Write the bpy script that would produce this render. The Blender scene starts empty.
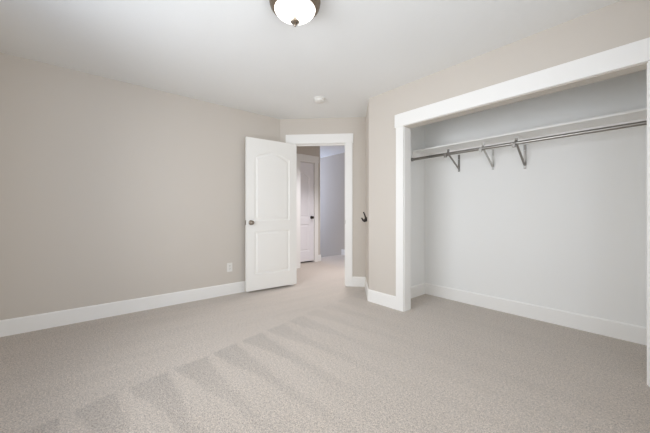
import bpy, bmesh, math
from mathutils import Vector, Matrix

S = bpy.context.scene
COL = S.collection
PI = math.pi

# ------------------------------------------------------------------ camera
ANG = math.radians(49.66)                 # view direction, turned left of +Y
cam_d = bpy.data.cameras.new('camera')
cam_d.sensor_fit = 'HORIZONTAL'
cam_d.sensor_width = 36.0
cam_d.lens = 36.0 * 293.0 / 650.0
cam_d.shift_y = -4.0 / 650.0
cam_d.clip_start = 0.02
cam = bpy.data.objects.new('camera', cam_d)
cam.location = (0, 0, 1.066)
cam.rotation_euler = (PI / 2, 0, ANG)
COL.objects.link(cam)
S.camera = cam

# ------------------------------------------------------------------ world, daylight and fill lights
W = bpy.data.worlds.new('world')
S.world = W
W.use_nodes = True
W.node_tree.nodes['Background'].inputs['Color'].default_value = (0.62, 0.76, 1.0, 1)
W.node_tree.nodes['Background'].inputs['Strength'].default_value = 1.2


def area(name, loc, rot, sx, sy, power, color, spread=180):
    d = bpy.data.lights.new(name, 'AREA')
    d.shape = 'RECTANGLE'
    d.size, d.size_y = sx, sy
    d.energy = power
    d.color = color
    d.spread = math.radians(spread)
    o = bpy.data.objects.new(name, d)
    o.location = loc
    o.rotation_euler = rot
    COL.objects.link(o)
    return o


# daylight entering by the bedroom window (behind the camera) and the stair window, plus two added fills
area('bedroom_window_daylight', (-1.75, -0.60, 1.38), (PI / 2 - 0.06, 0, 0), 1.60, 1.40, 16.5, (0.955, 0.98, 1.0), 126)
area('side_fill_light', (0.62, 0.50, 1.42), (PI / 2 + 0.03, 0, PI / 2), 1.60, 1.40, 17, (0.965, 0.985, 1.0), 150)  # fill added from the unseen right side to even out the room
area('stair_window_daylight', (-7.90, 4.55, 1.45), (PI / 2, 0, -PI / 2), 0.80, 1.10, 34, (0.58, 0.70, 1.0))
area('hall_fill_light', (-3.70, 3.55, 2.50), (0, 0, 0), 0.35, 0.35, 15, (0.97, 0.95, 1.0), 110)  # fill light added under the hall ceiling, no fixture there

V = S.view_settings
V.view_transform = 'Standard'
V.look = 'None'
V.gamma = 1.0
V.use_curve_mapping = False
V.exposure = 0.52
S.cycles.use_denoising = True
S.cycles.max_bounces = 12
S.cycles.diffuse_bounces = 8
S.cycles.caustics_reflective = False
S.cycles.caustics_refractive = False


# ------------------------------------------------------------------ materials
def lin(c):
    return tuple(((v / 255) / 12.92 if v / 255 <= 0.04045 else ((v / 255 + 0.055) / 1.055) ** 2.4) for v in c) + (1,)


def mat(name, rgb, rough=0.5, metal=0.0, bump=0.0, bscale=200.0, var=0.0, emit=None, spec=0.5):
    m = bpy.data.materials.new(name)
    m.use_nodes = True
    nt = m.node_tree
    b = nt.nodes['Principled BSDF']
    b.inputs['Base Color'].default_value = lin(rgb)
    b.inputs['Roughness'].default_value = rough
    b.inputs['Metallic'].default_value = metal
    b.inputs['Specular IOR Level'].default_value = spec
    tc = nt.nodes.new('ShaderNodeTexCoord')
    n = nt.nodes.new('ShaderNodeTexNoise')
    n.inputs['Scale'].default_value = bscale
    n.inputs['Detail'].default_value = 4
    nt.links.new(tc.outputs['Object'], n.inputs['Vector'])
    if var:
        mx = nt.nodes.new('ShaderNodeMixRGB')
        mx.blend_type = 'MIX'
        c = lin(rgb)
        mx.inputs[1].default_value = tuple(v * (1 - var) for v in c[:3]) + (1,)
        mx.inputs[2].default_value = tuple(min(1, v * (1 + var)) for v in c[:3]) + (1,)
        nt.links.new(n.outputs['Fac'], mx.inputs[0])
        nt.links.new(mx.outputs[0], b.inputs['Base Color'])
    if bump:
        bp = nt.nodes.new('ShaderNodeBump')
        bp.inputs['Strength'].default_value = bump
        bp.inputs['Distance'].default_value = 0.002
        nt.links.new(n.outputs['Fac'], bp.inputs['Height'])
        nt.links.new(bp.outputs['Normal'], b.inputs['Normal'])
    if emit:
        b.inputs['Emission Color'].default_value = emit[0] + (1,)
        b.inputs['Emission Strength'].default_value = emit[1]
    return m


M = {
    'paint': mat('greige_wall_paint', (210, 203, 194), 0.85, bump=0.12, bscale=140, var=0.008, spec=0.25),
    'ceiling': mat('white_ceiling_paint', (240, 241, 240), 0.9, bump=0.25, bscale=60, var=0.01, spec=0.2),
    'closet': mat('closet_wall_paint', (240, 240, 238), 0.85, bump=0.12, bscale=140, var=0.008, spec=0.25),
    'trim': mat('white_trim_enamel', (244, 243, 240), 0.42, var=0.006, bscale=6),
    'door': mat('white_door_enamel', (246, 245, 241), 0.45, bump=0.04, bscale=90, var=0.006),
    'halldoor': mat('white_hall_door_enamel', (238, 236, 239), 0.45, var=0.006),
    'nickel': mat('brushed_nickel', (150, 140, 128), 0.32, 1.0, var=0.06, bscale=80),
    'bronze': mat('aged_nickel_pan', (132, 118, 102), 0.45, 0.85, var=0.08, bscale=60),
    'chrome': mat('chrome_rod', (158, 155, 150), 0.28, 1.0, var=0.03),
    'zinc': mat('grey_bracket_steel', (150, 146, 141), 0.38, 0.75, var=0.05),
    'pale': mat('pale_bracket_steel', (192, 190, 186), 0.4, 0.6, var=0.04),
    'dark': mat('dark_bronze', (52, 47, 43), 0.4, 0.8, var=0.08),
    'plastic': mat('white_plastic', (232, 230, 225), 0.4, var=0.006),
    'slot': mat('outlet_slots', (60, 56, 52), 0.6, var=0.05),
    'screw': mat('zinc_screw', (190, 188, 184), 0.3, 0.9, var=0.05),
    'glass': mat('frosted_white_glass', (245, 243, 238), 0.35, emit=((1.0, 0.97, 0.92), 1.5), var=0.004),
}


def pane_material():
    m = bpy.data.materials.new('window_glass')
    m.use_nodes = True
    nt = m.node_tree
    nt.nodes.clear()
    out = nt.nodes.new('ShaderNodeOutputMaterial')
    mix = nt.nodes.new('ShaderNodeMixShader')
    tr = nt.nodes.new('ShaderNodeBsdfTransparent')
    gl = nt.nodes.new('ShaderNodeBsdfGlossy')
    gl.inputs['Roughness'].default_value = 0.02
    mix.inputs[0].default_value = 0.06
    nt.links.new(tr.outputs[0], mix.inputs[1])
    nt.links.new(gl.outputs[0], mix.inputs[2])
    nt.links.new(mix.outputs[0], out.inputs['Surface'])
    return m


M['pane'] = pane_material()


def carpet_material():
    m = bpy.data.materials.new('beige_cut_pile_carpet')
    m.use_nodes = True
    nt = m.node_tree
    L = nt.links
    b = nt.nodes['Principled BSDF']
    b.inputs['Roughness'].default_value = 1.0
    b.inputs['Specular IOR Level'].default_value = 0.05
    b.inputs['Sheen Weight'].default_value = 0.45
    b.inputs['Sheen Roughness'].default_value = 0.5
    tc = nt.nodes.new('ShaderNodeTexCoord')
    sp = nt.nodes.new('ShaderNodeSeparateXYZ')
    L.new(tc.outputs['Object'], sp.inputs[0])

    def math_(op, a, c=None, clamp=False):
        n = nt.nodes.new('ShaderNodeMath')
        n.operation = op
        n.use_clamp = clamp
        for i, v in enumerate((a, c)):
            if v is None:
                continue
            if isinstance(v, (int, float)):
                n.inputs[i].default_value = v
            else:
                L.new(v, n.inputs[i])
        return n.outputs[0]

    def noise(scale, detail=3.0, stretch=(1, 1, 1), off=(0, 0, 0), rough=0.5):
        mp = nt.nodes.new('ShaderNodeMapping')
        mp.inputs['Scale'].default_value = stretch
        mp.inputs['Location'].default_value = off
        L.new(tc.outputs['Object'], mp.inputs['Vector'])
        n = nt.nodes.new('ShaderNodeTexNoise')
        n.inputs['Scale'].default_value = scale
        n.inputs['Detail'].default_value = detail
        n.inputs['Roughness'].default_value = rough
        L.new(mp.outputs[0], n.inputs['Vector'])
        return n.outputs['Fac']

    def centred(s):                                   # noise 0..1 -> about -1..1
        return math_('MULTIPLY', math_('SUBTRACT', s, 0.5), 3.0)

    def step(s, w):                                   # soft step of a signed distance
        return math_('ADD', math_('DIVIDE', s, w), 0.5, clamp=True)

    X, Y = sp.outputs[0], sp.outputs[1]
    wob = centred(noise(3.0, 2))
    wob2 = centred(noise(9.0, 2, off=(3, 1, 0)))
    # the pile was brushed in strokes: long ones beside the left wall, then fanned ones across the room
    u = math_('ADD', math_('ADD', X, 2.075), math_('MULTIPLY', Y, 0.22))
    u = math_('ADD', u, math_('MULTIPLY', wob, 0.035))
    main = step(u, 0.03)
    yy = math_('SUBTRACT', math_('SUBTRACT', Y, 0.246), math_('MULTIPLY', u, 0.11))
    yy = math_('ADD', yy, math_('MULTIPLY', wob, 0.035))
    yy = math_('ADD', yy, math_('MULTIPLY', wob2, 0.012))
    v = math_('FRACT', math_('DIVIDE', math_('ADD', yy, 26.5), 0.265))
    half = math_('MULTIPLY', math_('SUBTRACT', 1.0, math_('DIVIDE', u, 0.85)), 0.41)
    half = math_('MAXIMUM', half, 0.13)
    dist = math_('SUBTRACT', half, math_('ABSOLUTE', math_('SUBTRACT', v, 0.41)))
    wedge = step(dist, 0.12)
    fade = math_('SUBTRACT', 1.0, math_('DIVIDE', u, 1.25), clamp=True)
    fade = math_('ADD', math_('MULTIPLY', fade, 0.80), 0.20)
    far = math_('ADD', math_('MULTIPLY', math_('SUBTRACT', 1.0, math_('DIVIDE', math_('SUBTRACT', Y, 1.1), 1.1), clamp=True), 0.65), 0.35, clamp=True)
    wedge = math_('MULTIPLY', math_('MULTIPLY', math_('MULTIPLY', wedge, fade), far), main)
    # long strokes beside the left wall
    sy = centred(noise(1.0, 3, stretch=(9, 0.9, 1)))
    sx = centred(noise(1.0, 3, stretch=(0.8, 8.0, 1), off=(5, 2, 0)))
    side = math_('MULTIPLY', math_('SUBTRACT', 1.0, main), sy)
    across = math_('MULTIPLY', main, sx)
    patch = centred(noise(1.6, 2, off=(1, 7, 0)))
    tuft = centred(noise(155, 2, rough=0.75))
    tuft2 = centred(noise(60, 3, off=(2, 9, 0), rough=0.65))
    val = math_('SUBTRACT', 1.0, math_('MULTIPLY', wedge, 0.20))
    val = math_('ADD', val, math_('MULTIPLY', side, 0.080))
    val = math_('ADD', val, math_('MULTIPLY', across, 0.055))
    val = math_('ADD', val, math_('MULTIPLY', patch, 0.02))
    val = math_('ADD', val, math_('MULTIPLY', tuft, 0.85))
    val = math_('ADD', val, math_('MULTIPLY', tuft2, 0.34))
    val = math_('MAXIMUM', val, 0.45)
    mul = nt.nodes.new('ShaderNodeVectorMath')
    mul.operation = 'SCALE'
    mul.inputs[0].default_value = lin((190, 178.5, 166.5))[:3]
    L.new(val, mul.inputs['Scale'])
    L.new(mul.outputs[0], b.inputs['Base Color'])
    h = math_('ADD', math_('MULTIPLY', tuft, 0.6), math_('MULTIPLY', tuft2, 0.6))
    bp = nt.nodes.new('ShaderNodeBump')
    bp.inputs['Strength'].default_value = 0.55
    bp.inputs['Distance'].default_value = 0.006
    L.new(h, bp.inputs['Height'])
    L.new(bp.outputs['Normal'], b.inputs['Normal'])
    return m


M['carpet'] = carpet_material()


# ------------------------------------------------------------------ mesh helpers
def box(bm, x0, x1, y0, y1, z0, z1, bevel=0.0):
    t = bmesh.new()
    vs = [t.verts.new((x, y, z)) for x in (x0, x1) for y in (y0, y1) for z in (z0, z1)]
    for f in ((0, 1, 3, 2), (4, 6, 7, 5), (0, 4, 5, 1), (2, 3, 7, 6), (0, 2, 6, 4), (1, 5, 7, 3)):
        t.faces.new([vs[i] for i in f])
    if bevel:
        bmesh.ops.bevel(t, geom=t.edges[:], offset=bevel, segments=2, affect='EDGES', profile=0.5)
    merge(bm, t)


def merge(bm, t, mtx=None):
    if mtx is not None:
        bmesh.ops.transform(t, matrix=mtx, verts=t.verts[:])
    bmesh.ops.recalc_face_normals(t, faces=t.faces[:])
    me = bpy.data.meshes.new('tmp')
    t.to_mesh(me)
    t.free()
    bm.from_mesh(me)
    bpy.data.meshes.remove(me)


def prism(bm, pts, z0, z1):
    t = bmesh.new()
    lo = [t.verts.new((x, y, z0)) for x, y in pts]
    hi = [t.verts.new((x, y, z1)) for x, y in pts]
    n = len(pts)
    t.faces.new(lo[::-1])
    t.faces.new(hi)
    for i in range(n):
        t.faces.new((lo[i], lo[(i + 1) % n], hi[(i + 1) % n], hi[i]))
    merge(bm, t)


def profile_x(bm, prof, x0, x1, m0=0.0, m1=0.0):
    """profile of (y, z) points run along x; m0 / m1 mitre each end by y * m"""
    t = bmesh.new()
    a = [t.verts.new((x0 + m0 * y, y, z)) for y, z in prof]
    b = [t.verts.new((x1 + m1 * y, y, z)) for y, z in prof]
    n = len(prof)
    t.faces.new(a[::-1])
    t.faces.new(b)
    for i in range(n):
        t.faces.new((a[i], a[(i + 1) % n], b[(i + 1) % n], b[i]))
    merge(bm, t)


def lathe(bm, prof, seg=48, mtx=None):
    """profile of (r, z) points spun about z"""
    t = bmesh.new()
    rings = []
    for r, z in prof:
        if r < 1e-6:
            rings.append([t.verts.new((0, 0, z))])
        else:
            rings.append([t.verts.new((r * math.cos(2 * PI * k / seg), r * math.sin(2 * PI * k / seg), z)) for k in range(seg)])
    for p, q in zip(rings, rings[1:]):
        for k in range(seg):
            j = (k + 1) % seg
            if len(p) == 1 and len(q) == 1:
                continue
            if len(p) == 1:
                t.faces.new((p[0], q[k], q[j]))
            elif len(q) == 1:
                t.faces.new((p[k], q[0], p[j]))
            else:
                t.faces.new((p[k], q[k], q[j], p[j]))
    merge(bm, t, mtx)


def tube(bm, pts, rad, seg=14, cap=True):
    """round tube along a polyline; rad is one radius or one per point"""
    t = bmesh.new()
    P = [Vector(p) for p in pts]
    R = rad if isinstance(rad, (list, tuple)) else [rad] * len(P)
    rings = []
    ref = None
    for i, p in enumerate(P):
        d = (P[min(i + 1, len(P) - 1)] - P[max(i - 1, 0)]).normalized()
        if ref is None:
            ref = d.orthogonal().normalized()
        ref = (ref - d * ref.dot(d)).normalized()
        s = d.cross(ref)
        rings.append([t.verts.new(p + (ref * math.cos(2 * PI * k / seg) + s * math.sin(2 * PI * k / seg)) * R[i]) for k in range(seg)])
    for p, q in zip(rings, rings[1:]):
        for k in range(seg):
            t.faces.new((p[k], p[(k + 1) % seg], q[(k + 1) % seg], q[k]))
    if cap:
        t.faces.new(rings[0][::-1])
        t.faces.new(rings[-1])
    merge(bm, t)


def bar(bm, a, b, w, th, side=Vector((1, 0, 0))):
    """flat strip from a to b, w wide along side, th thick"""
    a, b = Vector(a), Vector(b)
    d = (b - a).normalized()
    n = d.cross(side).normalized()
    t = bmesh.new()
    vs = []
    for p in (a, b):
        for i, j in ((-1, -1), (1, -1), (1, 1), (-1, 1)):
            vs.append(t.verts.new(p + side * (i * w / 2) + n * (j * th / 2)))
    for f in ((3, 2, 1, 0), (4, 5, 6, 7), (0, 1, 5, 4), (1, 2, 6, 5), (2, 3, 7, 6), (3, 0, 4, 7)):
        t.faces.new([vs[i] for i in f])
    bmesh.ops.bevel(t, geom=t.edges[:], offset=min(w, th) * 0.18, segments=1, affect='EDGES')
    merge(bm, t)


def obj(name, bm, m, parent=None, loc=None, rz=0.0, smooth=False, label=None):
    me = bpy.data.meshes.new(name)
    bm.to_mesh(me)
    bm.free()
    me.materials.append(m)
    o = bpy.data.objects.new(name, me)
    COL.objects.link(o)
    if parent is not None:
        o.parent = parent
    if loc:
        o.location = loc
    o.rotation_euler = (0, 0, rz)
    if smooth:
        for p in me.polygons:
            p.use_smooth = True
        me.set_sharp_from_angle(angle=math.radians(35))
    if label:
        o['label'] = label
    return o


def empty(name, loc, rz=0.0):
    o = bpy.data.objects.new(name, None)
    o.empty_display_size = 0.05
    o.location = loc
    o.rotation_euler = (0, 0, rz)
    COL.objects.link(o)
    return o


def tag(o, label, cat, kind=None, group=None):
    o['label'] = label
    o['category'] = cat
    if kind:
        o['kind'] = kind
    if group:
        o['group'] = group
    return o


def struct(name, bm, m, label, cat, loc=None, rz=0.0):
    return tag(obj(name, bm, m, None, loc, rz), label, cat, 'structure')


B = bmesh.new

# ------------------------------------------------------------------ plan of the place
CEIL = 2.44
LX = -3.72                       # left wall
BY = -0.56                       # back wall (behind the camera)
RX = 0.58                        # right wall
C1 = (-3.72, 2.29)               # left wall meets the angled door wall
E1 = (-2.835, 3.175)             # door wall meets the short jog
K1 = (-2.35, 2.69)               # jog meets the closet front
CF = 2.69                        # closet front wall
CB = 3.50                        # closet back wall
CLX = -2.09                      # closet left end
R45 = PI / 4
DW = math.hypot(E1[0] - C1[0], E1[1] - C1[1])
JW = math.hypot(K1[0] - E1[0], K1[1] - E1[1])
HX = -4.97                       # wall of the hall door
HC = 2.56                        # hall ceiling
FX = -5.38                       # top edge of the stairs
FY = 5.10                        # far wall over the stairs
OP0, OP1, OPH = 0.200, 0.963, 2.065   # bedroom doorway along the angled wall
TH = 0.115

# floors and ceilings
bm = B()
prism(bm, [(FX, 1.8), (0.75, 1.8), (0.75, FY + 0.1), (FX, FY + 0.1)], -0.12, 0.0)
prism(bm, [(-3.9, -0.75), (0.75, -0.75), (0.75, 1.8), (-3.9, 1.8)], -0.12, 0.0)
bmesh.ops.remove_doubles(bm, verts=bm.verts[:], dist=0.0005)
struct('floor', bm, M['carpet'], 'speckled beige cut pile carpet brushed in light and dark strokes', 'carpet')
bm = B()
prism(bm, [(-3.86, -0.72), (0.74, -0.72), (0.74, 3.64), (-2.20, 3.64), (-2.20, 2.86), (-2.31, 2.80), (E1[0], E1[1] + 0.12), (C1[0] - 0.14, C1[1] + 0.05)], CEIL, CEIL + 0.10)
struct('ceiling', bm, M['ceiling'], 'smooth white bedroom ceiling with the round lamp', 'ceiling')
bm = B()
box(bm, -8.2, -2.0, 1.7, FY + 0.2, HC, HC + 0.1)
struct('ceiling_hall', bm, M['ceiling'], 'white hall ceiling seen through the doorway', 'ceiling')

# bedroom walls
bm = B()
box(bm, LX - 0.12, LX, BY - 0.12, C1[1] + 0.02, 0, CEIL + 0.02)
struct('wall_left', bm, M['paint'], 'long plain greige wall behind the open white door', 'wall')

bm = B()
box(bm, 0, OP0 - 0.02, 0, TH, 0, HC)
box(bm, OP1 + 0.02, DW + 0.05, 0, TH, 0, HC)
box(bm, OP0 - 0.02, OP1 + 0.02, 0, TH, OPH + 0.02, HC)
struct('wall_door', bm, M['paint'], 'narrow angled greige wall around the open doorway', 'wall', (C1[0], C1[1], 0), R45)

bm = B()
profile_x(bm, [(0, 0), (TH, 0), (TH, HC), (0, HC)], 0.0, JW, 1.0, -0.6)
struct('wall_jog', bm, M['paint'], 'short greige wall return carrying the dark hook', 'wall', (E1[0], E1[1], 0), -R45)

bm = B()
box(bm, K1[0], -1.862, CF, CF + 0.13, 0, CEIL + 0.02)
box(bm, -1.862, -0.080, CF, CF + 0.118, 2.012, CEIL + 0.02)
box(bm, -0.080, RX + 0.12, CF, CF + 0.13, 0, CEIL + 0.02)
struct('wall_closet_front', bm, M['paint'], 'greige wall around the wide white closet opening', 'wall')

WX0, WX1, WZ0, WZ1 = -2.60, -0.90, 0.64, 2.12
RY0, RY1 = -0.35, 1.35
bm = B()
box(bm, LX - 0.12, WX0, BY - 0.12, BY, 0, CEIL + 0.02)
box(bm, WX1, RX + 0.12, BY - 0.12, BY, 0, CEIL + 0.02)
box(bm, WX0, WX1, BY - 0.12, BY, 0, WZ0)
box(bm, WX0, WX1, BY - 0.12, BY, WZ1, CEIL + 0.02)
struct('wall_back', bm, M['paint'], 'greige window wall behind the photographer', 'wall')
bm = B()
box(bm, RX, RX + 0.12, BY - 0.12, RY0, 0, CEIL + 0.02)
box(bm, RX, RX + 0.12, RY1, CF + 0.14, 0, CEIL + 0.02)
box(bm, RX, RX + 0.12, RY0, RY1, 0, WZ0)
box(bm, RX, RX + 0.12, RY0, RY1, WZ1, CEIL + 0.02)
struct('wall_right', bm, M['paint'], 'plain greige wall at the photographer\'s right', 'wall')

# closet interior
bm = B()
box(bm, CLX - 0.10, 0.36, CB, CB + 0.12, 0, CEIL + 0.02)
struct('wall_closet_back', bm, M['closet'], 'pale back wall inside the closet under the shelf', 'wall')
bm = B()
box(bm, CLX - 0.10, CLX, CF + 0.13, CB, 0, CEIL + 0.02)
struct('wall_closet_left', bm, M['closet'], 'shaded left end wall inside the closet', 'wall')
bm = B()
box(bm, 0.25, 0.37, CF + 0.13, CB, 0, CEIL + 0.02)
struct('wall_closet_right', bm, M['closet'], 'right end wall inside the closet', 'wall')

# hall and stairwell
HDY0, HDY1, HDH = 3.300, 3.912, 2.130
bm = B()
box(bm, HX - 0.12, HX, HDY1, 4.08, 0, HC + 0.02)
box(bm, HX - 0.12, HX, 3.277, HDY1, HDH, HC + 0.02)
box(bm, HX - 0.12, HX, 3.277, HDY0 - 0.001, 0, HDH)
struct('wall_hall_door', bm, M['paint'], 'hall wall around the second white door', 'wall')
bm = B()
box(bm, HX - 0.12, -4.60, 1.72, 3.277, 0, HC + 0.02)
box(bm, -5.38, -5.28, 3.277, 3.96, 0, HC + 0.02)  # unseen walls added behind the hall door to keep its gap dark
box(bm, -5.38, HX - 0.12, 3.177, 3.277, 0, HC + 0.02)
struct('wall_hall_left', bm, M['paint'], 'greige hall wall just behind the open door edge, with unseen light-blocking walls', 'wall')
bm = B()
box(bm, -4.60, LX - 0.12, 1.72, 1.84, 0, HC + 0.02)
struct('wall_hall_end', bm, M['paint'], 'hidden end wall of the hall', 'wall')
bm = B()
box(bm, -8.1, -2.0, FY, FY + 0.12, -2.6, HC + 0.02)
struct('wall_stair_far', bm, M['paint'], 'far hall wall in bluish daylight above the stairs', 'wall')
bm = B()
box(bm, -8.1, HX - 0.12, 3.96, 4.08, -2.6, HC + 0.02)
struct('wall_stair_left', bm, M['paint'], 'wall along the left side of the stairs', 'wall')
bm = B()
box(bm, -8.10, -7.98, 4.08, 4.14, -2.6, HC + 0.02)
box(bm, -8.10, -7.98, 4.96, FY, -2.6, HC + 0.02)
box(bm, -8.10, -7.98, 4.14, 4.96, -2.6, 0.88)
box(bm, -8.10, -7.98, 4.14, 4.96, 2.02, HC + 0.02)
struct('wall_stair_end', bm, M['paint'], 'window wall at the foot of the stairs', 'wall')
bm = B()
box(bm, -2.31, CLX - 0.10, 2.82, FY, 0, HC + 0.02)
struct('wall_hall_right', bm, M['paint'], 'hall wall behind the closet end', 'wall')
bm = B()
for k in range(9):
    box(bm, FX - 0.26 * (k + 1), FX - 0.26 * k + 0.02, 4.08, FY, -0.19 * (k + 1) - 0.4, -0.19 * (k + 1))
box(bm, -8.0, FX - 0.26 * 9, 4.08, FY, -2.1, -1.90)
tag(obj('stairs', bm, M['carpet']), 'carpeted stairs going down beyond the hall floor edge', 'stairs', 'structure')


# ------------------------------------------------------------------ windows the daylight comes through, one added for fill
def window(name, label, loc, rz, w, z0, z1):
    e = empty(name, loc, rz)
    tag(e, label, 'window', 'structure')
    b = B()
    for x0, x1, a, c in ((0, 0.05, z0, z1), (w - 0.05, w, z0, z1), (0.05, w - 0.05, z0, z0 + 0.05), (0.05, w - 0.05, z1 - 0.05, z1), (w / 2 - 0.02, w / 2 + 0.02, z0 + 0.05, z1 - 0.05)):
        box(b, x0, x1, -0.10, -0.05, a, c)
    obj('window_frame', b, M['trim'], e)
    b = B()
    box(b, 0.05, w - 0.05, -0.078, -0.072, z0 + 0.05, z1 - 0.05)
    obj('window_pane', b, M['pane'], e)
    b = B()
    box(b, -0.06, w + 0.06, -0.04, 0.03, z0 - 0.022, z0, 0.003)
    obj('window_sill', b, M['trim'], e)
    return e


window('window_1', 'white framed bedroom window behind the photographer', (WX0, BY, 0), 0, WX1 - WX0, WZ0, WZ1)
window('fill_window_3', 'white framed window added unseen in the right wall for side fill light', (RX, RY0, 0), PI / 2, RY1 - RY0, WZ0, WZ1)  # unseen opening added to go with the side fill light
window('window_2', 'small white framed window at the foot of the stairs', (-7.98, 4.96, 0), -PI / 2, 0.82, 0.88, 2.02)

# ------------------------------------------------------------------ baseboards
BBH = 0.141


def bb(t=0.015, h=BBH):
    return [(0, 0), (-t, 0), (-t, h - 0.010), (-t + 0.006, h), (0, h)]


def baseboard(name, label, loc, rz, length, m0=0.0, m1=0.0, h=BBH):
    b = B()
    profile_x(b, bb(h=h), 0, length, m0, m1)
    return struct(name, b, M['trim'], label, 'baseboard', loc, rz)


# local y points into the wall, so the board stands on the room side (negative y)
baseboard('baseboard_left', 'long white baseboard along the greige left wall', (LX, BY, 0), PI / 2, C1[1] - BY, 0, 0.414)
baseboard('baseboard_door_left', 'short white baseboard left of the doorway casing, behind the door', (C1[0], C1[1], 0), R45, 0.095, -0.414, 0)
baseboard('baseboard_door_right', 'short white baseboard between doorway casing and jog', (C1[0] + 1.063 * 0.70711, C1[1] + 1.063 * 0.70711, 0), R45, DW - 1.063, 0, 1.0)
baseboard('baseboard_jog', 'short white baseboard on the wall return under the hook', (E1[0], E1[1], 0), -R45, JW, -1.0, -0.414)
baseboard('baseboard_closet_front', 'white baseboard left of the closet casing', (K1[0], K1[1], 0), 0, -1.946 - K1[0], 0.414, 0)
baseboard('baseboard_right', 'white baseboard along the right wall', (RX, CF, 0), -PI / 2, CF - BY)
baseboard('baseboard_back', 'white baseboard under the bedroom window', (RX, BY, 0), PI, RX - LX)
baseboard('baseboard_closet_back', 'long white baseboard inside the closet', (CLX, CB, 0), 0, 0.25 - CLX, 0, 0, 0.141)
baseboard('baseboard_closet_left', 'short white baseboard on the closet end wall', (CLX, CF + 0.13, 0), PI / 2, CB - CF - 0.13, 0, 0.3, 0.141)
baseboard('baseboard_hall_corner', 'white baseboard stub at the hall wall corner', (HX, 4.022, 0), PI / 2, 4.095 - 4.022, 0, 0)
baseboard('baseboard_hall_far', 'white baseboard stub at the right of the far hall wall', (-5.35, FY, 0), 0, 3.0)


# ------------------------------------------------------------------ casings
def casing(name, label, loc, rz, o0, o1, oh, side, head, over, depth, jd, head_mat='trim'):
    """flat board casing in a frame whose x runs along the wall, -y into the room"""
    e = empty(name, loc, rz)
    tag(e, label, 'door casing', 'structure')
    for x0, x1 in ((o0 - 0.006 - side, o0 - 0.006), (o1 + 0.006, o1 + 0.006 + side)):
        b = B()
        box(b, x0, x1, -0.018, 0, 0, oh + 0.006, 0.0015)
        obj('side_casing', b, M['trim'], e)
    b = B()
    box(b, o0 - 0.006 - side - over, o1 + 0.006 + side + over, -0.023, 0, oh + 0.006, oh + 0.006 + head, 0.0015)
    obj('head_casing', b, M['trim'], e)
    for x0, x1 in ((o0 - 0.019, o0), (o1, o1 + 0.019)):
        b = B()
        box(b, x0, x1, 0, jd, 0, oh, 0.001)
        obj('side_jamb', b, M['trim'], e)
    b = B()
    box(b, o0 - 0.019, o1 + 0.019, 0, jd, oh, oh + 0.018, 0.001)
    obj('head_jamb', b, M[head_mat], e)
    return e


tr = casing('trim_1', 'white flat board casing around the open bedroom doorway', (C1[0], C1[1], 0), R45, OP0, OP1, OPH, 0.094, 0.133, 0.012, TH, TH)
for x0, x1, z0, z1 in ((OP0, OP0 + 0.012, 0, OPH), (OP1 - 0.012, OP1, 0, OPH), (OP0 + 0.012, OP1 - 0.012, OPH - 0.012, OPH)):
    b = B()
    box(b, x0, x1, 0.045, 0.08, z0, z1)
    obj('door_stop', b, M['trim'], tr)
b = B()
box(b, OP1 - 0.003, OP1 + 0.001, 0.006, 0.034, 0.90, 0.96)
obj('strike_plate', b, M['nickel'], tr)

casing('trim_2', 'wide white casing framing the closet opening', (0, CF, 0), 0, -1.848, -0.093, 1.990, 0.094, 0.140, 0.012, 0.13, 0.118, 'paint')


# ------------------------------------------------------------------ doors
def arch(w0, w1, z0, zs, rise, n=24):
    pts = [(w0, z0), (w1, z0), (w1, zs)]
    for k in range(1, n):
        x = w1 + (w0 - w1) * k / n
        q = (x - (w0 + w1) / 2) / ((w1 - w0) / 2)
        pts.append((x, zs + rise * (1 - q * q) ** 1.35))
    pts.append((w0, zs))
    return pts


def leaf(width, height, th, stile, p_low, p_up, rise):
    """moulded two panel slab, x 0..width, y -th..0, sunk panel mouldings on both faces"""
    bm = bmesh.new()

    def face(y, sgn):
        def ring(pts, d):
            return [bm.verts.new((x, y - sgn * d, z)) for x, z in pts]

        outer = ring([(0, 0), (width, 0), (width, height), (0, height)], 0)
        loops = []
        for (a, c, r) in ((p_low[0], p_low[1], 0.0), (p_up[0], p_up[1], rise)):
            rs = []
            for ins, d in ((0, 0), (0.010, 0.007), (0.026, 0.008), (0.046, 0.002)):
                if r:
                    pts = arch(stile + ins, width - stile - ins, a + ins, c - ins, r)
                else:
                    pts = [(stile + ins, a + ins), (width - stile - ins, a + ins), (width - stile - ins, c - ins), (stile + ins, c - ins)]
                rs.append(ring(pts, d))
            for p, q in zip(rs, rs[1:]):
                n = len(p)
                for k in range(n):
                    bm.faces.new((p[k], p[(k + 1) % n], q[(k + 1) % n], q[k]))
            bm.faces.new(rs[-1])
            loops.append(rs[0])
        edges = []
        for lp in [outer] + loops:
            n = len(lp)
            for k in range(n):
                e = bm.edges.get((lp[k], lp[(k + 1) % n])) or bm.edges.new((lp[k], lp[(k + 1) % n]))
                edges.append(e)
        bmesh.ops.triangle_fill(bm, edges=edges, use_beauty=True, use_dissolve=False)
        return outer

    f = face(0.0, 1)
    g = face(-th, -1)
    for k in range(4):
        bm.faces.new((f[k], f[(k + 1) % 4], g[(k + 1) % 4], g[k]))
    bmesh.ops.recalc_face_normals(bm, faces=bm.faces[:])
    return bm


def knob(parent, x, z, y_face, sgn, m):
    """round door knob standing off one face along sgn * y"""
    rot = Matrix.Translation((x, y_face, z)) @ Matrix.Rotation(-sgn * PI / 2, 4, 'X')
    b = B()
    lathe(b, [(0, 0), (0.032, 0), (0.033, 0.004), (0.026, 0.009), (0.012, 0.012), (0.011, 0.026), (0.020, 0.032), (0.027, 0.042), (0.0285, 0.050), (0.026, 0.058), (0.018, 0.063), (0, 0.065)], 28, rot)
    return obj('knob', b, m, parent, smooth=True)


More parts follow.
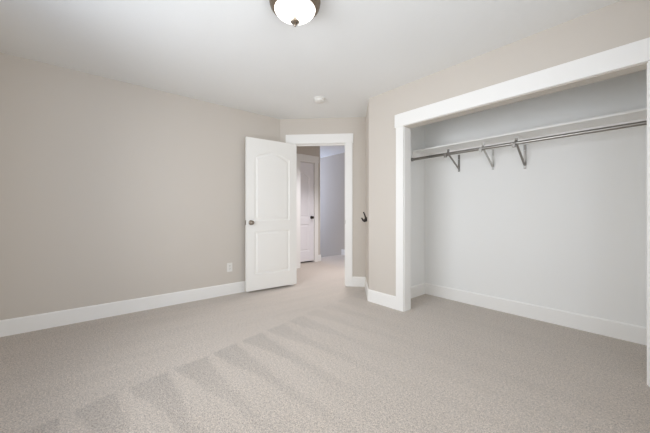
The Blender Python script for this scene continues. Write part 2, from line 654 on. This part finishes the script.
DHX, DHY = -3.525, 2.449
DROT = math.atan2(1.707 - 2.449, -3.583 + 3.525)
d1 = empty('door_1', (DHX, DHY, 0.028), DROT)
tag(d1, 'white two panel bedroom door swung open toward the left wall', 'door', 'structure')
obj('door_leaf', leaf(0.757, 2.030, 0.035, 0.115, (0.205, 0.790), (0.930, 1.790), 0.075), M['door'], d1)
knob(d1, 0.757 - 0.062, 0.905, 0.0, 1, M['nickel'])
knob(d1, 0.757 - 0.062, 0.905, -0.035, -1, M['nickel'])
b = B()
box(b, 0.7565, 0.7595, -0.030, -0.005, 0.875, 0.935)
obj('latch_plate', b, M['nickel'], d1)
for z in (0.18, 1.0, 1.80):
    b = B()
    tube(b, [(-0.003, -0.038, z), (-0.003, -0.038, z + 0.09)], 0.0065, 12)
    obj('hinge', b, M['nickel'], d1, smooth=True)

# hall door, closed
d2 = empty('door_2', (HX - 0.045, HDY0 + 0.004, 0.035), PI / 2)
tag(d2, 'closed white hall door with arched panel beyond the doorway', 'door', 'structure')
obj('door_leaf', leaf(HDY1 - HDY0 - 0.008, HDH - 0.047, 0.035, 0.115, (0.215, 0.78), (0.93, 1.80), 0.085), M['halldoor'], d2)
# this leaf faces +X, which is local -y
knob(d2, HDY1 - HDY0 - 0.008 - 0.062, 0.925, -0.035, -1, M['dark'])

e = empty('trim_3', (HX, HDY0, 0), PI / 2)
tag(e, 'white casing around the closed hall door', 'door casing', 'structure')
for nm, dims in (('side_casing', (HDY1 - HDY0 + 0.004, HDY1 - HDY0 + 0.104, -0.018, 0, 0, HDH + 0.005)),
                 ('head_casing', (-0.02, HDY1 - HDY0 + 0.112, -0.022, 0, HDH + 0.005, HDH + 0.150)),
                 ('side_jamb', (HDY1 - HDY0 - 0.002, HDY1 - HDY0 + 0.016, 0, 0.10, 0, HDH)),
                 ('head_jamb', (0, HDY1 - HDY0 - 0.002, 0, 0.10, HDH - 0.006, HDH + 0.004))):
    b = B()
    box(b, *dims, 0.0015)
    obj(nm, b, M['trim'], e)
e = empty('trim_4', (-4.60, 3.277, 0), PI / 2)
tag(e, 'white casing strip on the hall wall beside the door edge', 'door casing', 'structure')
for nm, dims in (('side_casing', (-0.098, -0.002, -0.018, 0, 0, 2.045)), ('head_casing', (-0.95, 0.0, -0.022, 0, 2.045, 2.185)), ('side_casing', (-0.94, -0.846, -0.018, 0, 0, 2.045))):
    b = B()
    box(b, *dims, 0.0015)
    obj(nm, b, M['trim'], e)

# ------------------------------------------------------------------ closet shelf, rod and brackets
sh = empty('closet_shelf', (CLX, CB, 1.820))
tag(sh, 'long white closet shelf above the hanging rod', 'shelf')
SL = 0.25 - CLX
b = B()
box(b, 0.0, SL, -0.300, 0.0, 0.0, 0.018, 0.0015)
obj('shelf_board', b, M['trim'], sh)
b = B()
box(b, 0.018, SL - 0.018, -0.018, 0, -0.060, 0.0, 0.001)
obj('back_cleat', b, M['trim'], sh)
for x0 in (0.0, SL - 0.018):
    b = B()
    box(b, x0, x0 + 0.018, -0.290, 0, -0.060, 0.0, 0.001)
    obj('end_cleat', b, M['trim'], sh)

RY, RZ, RR = 3.200, 1.727, 0.0165
rod = empty('closet_rod', (CLX, RY, RZ))
tag(rod, 'long chrome hanging rod under the closet shelf', 'closet rod')
b = B()
tube(b, [(0.004, 0, 0), (SL - 0.004, 0, 0)], RR, 24)
obj('rod_tube', b, M['chrome'], rod, smooth=True)
for x0, sg in ((0.0, 1), (SL, -1)):
    b = B()
    lathe(b, [(0, 0), (0.023, 0), (0.023, 0.003), (0.021, 0.005), (0.021, 0.016), (0.017, 0.016)], 28, Matrix.Translation((x0, 0, 0)) @ Matrix.Rotation(sg * PI / 2, 4, 'Y'))
    obj('rod_socket', b, M['chrome'], rod, smooth=True)


def bracket(x, label, m, zlow):
    e = empty('closet_bracket', (x, CB, 0))
    tag(e, label, 'bracket', group='brackets under the closet shelf')
    b = B()
    bar(b, (0, -0.0035, zlow), (0, -0.0035, 1.757), 0.022, 0.006)
    obj('wall_leg', b, m, e)
    b = B()
    bar(b, (0, -0.019, 1.8175), (0, -0.285, 1.8175), 0.014, 0.004)
    obj('arm', b, M['trim'], e, label='white upper arm against the shelf')
    b = B()
    bar(b, (0, -0.010, zlow + 0.035), (0, -0.268, 1.738), 0.020, 0.008)
    obj('brace', b, m, e)
    # cradle that carries the rod
    b = B()
    yc, r = RY - CB, RR + 0.0045
    pts = [(0, -0.264, 1.786), (0, -0.264, 1.766)]
    for k in range(0, 15):
        a = math.radians(25 - 235 * k / 14)
        pts.append((0, yc + r * math.cos(a), RZ + r * math.sin(a)))
    for p, q in zip(pts, pts[1:]):
        bar(b, p, q, 0.026, 0.005)
    box(b, -0.014, 0.014, yc - r - 0.020, yc - r + 0.003, RZ - 0.042, RZ - 0.008, 0.003)
    obj('rod_cradle', b, m, e)
    for z in (zlow + 0.018, 1.700):
        b = B()
        lathe(b, [(0, 0.006), (0.0035, 0.0055), (0.006, 0.003), (0.0065, 0.0)], 14, Matrix.Translation((0, -0.0065, z)) @ Matrix.Rotation(PI / 2, 4, 'X'))
        obj('screw', b, M['screw'], e, smooth=True)
    return e


bracket(-1.638, 'grey steel rod bracket nearest the closet left end', M['zinc'], 1.555)
bracket(-1.262, 'pale steel rod bracket between the other two brackets', M['pale'], 1.535)
bracket(-0.960, 'rod bracket farthest from the closet left end, rightmost of three', M['zinc'], 1.512)

# ------------------------------------------------------------------ ceiling lamp
lamp = empty('ceiling_light', (-1.567, 1.077, CEIL))
tag(lamp, 'round flush ceiling lamp with frosted bowl and brown metal pan', 'ceiling light')
b = B()
lathe(b, [(0, 0), (0.150, 0), (0.161, -0.006), (0.165, -0.016), (0.162, -0.030), (0.158, -0.046), (0.146, -0.060), (0.139, -0.068), (0.132, -0.068), (0.132, -0.050), (0, -0.050)], 64)
obj('lamp_pan', b, M['bronze'], lamp, smooth=True)
b = B()
pr = [(0.130, -0.052)]
for k in range(0, 17):
    a = PI / 2 * k / 16
    pr.append((0.132 * math.cos(a) ** 0.9 if k < 16 else 0.0, -0.062 - 0.056 * math.sin(a)))
lathe(b, pr, 64)
obj('glass_bowl', b, M['glass'], lamp, smooth=True)
b = B()
lathe(b, [(0, -0.112), (0.010, -0.114), (0.010, -0.130), (0.026, -0.138), (0.028, -0.146), (0.021, -0.154), (0.010, -0.159), (0.007, -0.163), (0.008, -0.168), (0.005, -0.174), (0, -0.176)], 32)
obj('finial', b, M['nickel'], lamp, smooth=True)

# smoke detector
sd = empty('smoke_detector', (-2.735, 2.235, CEIL))
tag(sd, 'small round white smoke detector on the ceiling near the doorway', 'smoke detector')
b = B()
lathe(b, [(0, 0), (0.070, 0), (0.071, -0.006), (0.067, -0.012), (0, -0.012)], 40)
obj('base_plate', b, M['plastic'], sd, smooth=True)
b = B()
lathe(b, [(0, -0.012), (0.058, -0.012), (0.058, -0.018), (0.064, -0.020), (0.062, -0.034), (0.052, -0.042), (0.020, -0.045), (0, -0.045)], 40)
obj('cover', b, M['plastic'], sd, smooth=True)
b = B()
lathe(b, [(0, -0.0445), (0.008, -0.0445), (0.008, -0.047), (0, -0.048)], 16, Matrix.Translation((0.025, 0.0, 0)))
obj('test_button', b, M['plastic'], sd, smooth=True)

# wall outlet on the left wall
ou = empty('wall_outlet', (LX, 1.526, 0.352), PI / 2)      # local -y is the room side
tag(ou, 'white duplex outlet low on the left wall by the door', 'outlet')
b = B()
box(b, -0.036, 0.036, -0.006, 0, -0.058, 0.058, 0.0025)
obj('cover_plate', b, M['plastic'], ou)
for z in (-0.0195, 0.0195):
    b = B()
    box(b, -0.0165, 0.0165, -0.0085, -0.005, z - 0.0140, z + 0.0140, 0.0012)
    r = obj('receptacle', b, M['plastic'], ou)
    b = B()
    box(b, -0.0075, -0.0050, -0.0089, -0.0080, z - 0.003, z + 0.007)
    box(b, 0.0050, 0.0075, -0.0089, -0.0080, z - 0.003, z + 0.007)
    box(b, -0.002, 0.002, -0.0089, -0.0080, z - 0.010, z - 0.006)
    obj('slots', b, M['slot'], r)
b = B()
lathe(b, [(0, 0.0015), (0.003, 0.001), (0.0035, 0)], 12, Matrix.Translation((0, -0.006, 0)) @ Matrix.Rotation(PI / 2, 4, 'X'))
obj('screw', b, M['screw'], ou, smooth=True)

# dark hook on the jog wall
hk = empty('wall_hook', (-2.605, 2.945, 0.985), -R45)      # local -y is the room side
tag(hk, 'dark double prong hook on the short wall return by the doorway', 'hook')
b = B()
lathe(b, [(0, 0.010), (0.012, 0.010), (0.020, 0.006), (0.022, 0.0)], 28, Matrix.Rotation(PI / 2, 4, 'X'))
obj('back_plate', b, M['dark'], hk, smooth=True)
b = B()
tube(b, [(0, -0.006, 0.0), (0, -0.018, 0.012), (0, -0.026, 0.034), (0, -0.034, 0.058), (0, -0.042, 0.074)], [0.013, 0.012, 0.010, 0.009, 0.008], 14)
lathe(b, [(0, -0.011), (0.007, -0.009), (0.011, 0), (0.007, 0.008), (0, 0.010)], 16, Matrix.Translation((0, -0.044, 0.080)))
obj('upper_prong', b, M['dark'], hk, smooth=True)
b = B()
tube(b, [(0, -0.006, 0.0), (0, -0.018, -0.018), (0, -0.036, -0.028), (0, -0.054, -0.020), (0, -0.066, -0.002)], [0.022, 0.025, 0.021, 0.013, 0.008], 14)
lathe(b, [(0, -0.010), (0.007, -0.007), (0.010, 0), (0.007, 0.007), (0, 0.010)], 16, Matrix.Translation((0, -0.068, 0.004)))
obj('lower_prong', b, M['dark'], hk, smooth=True)
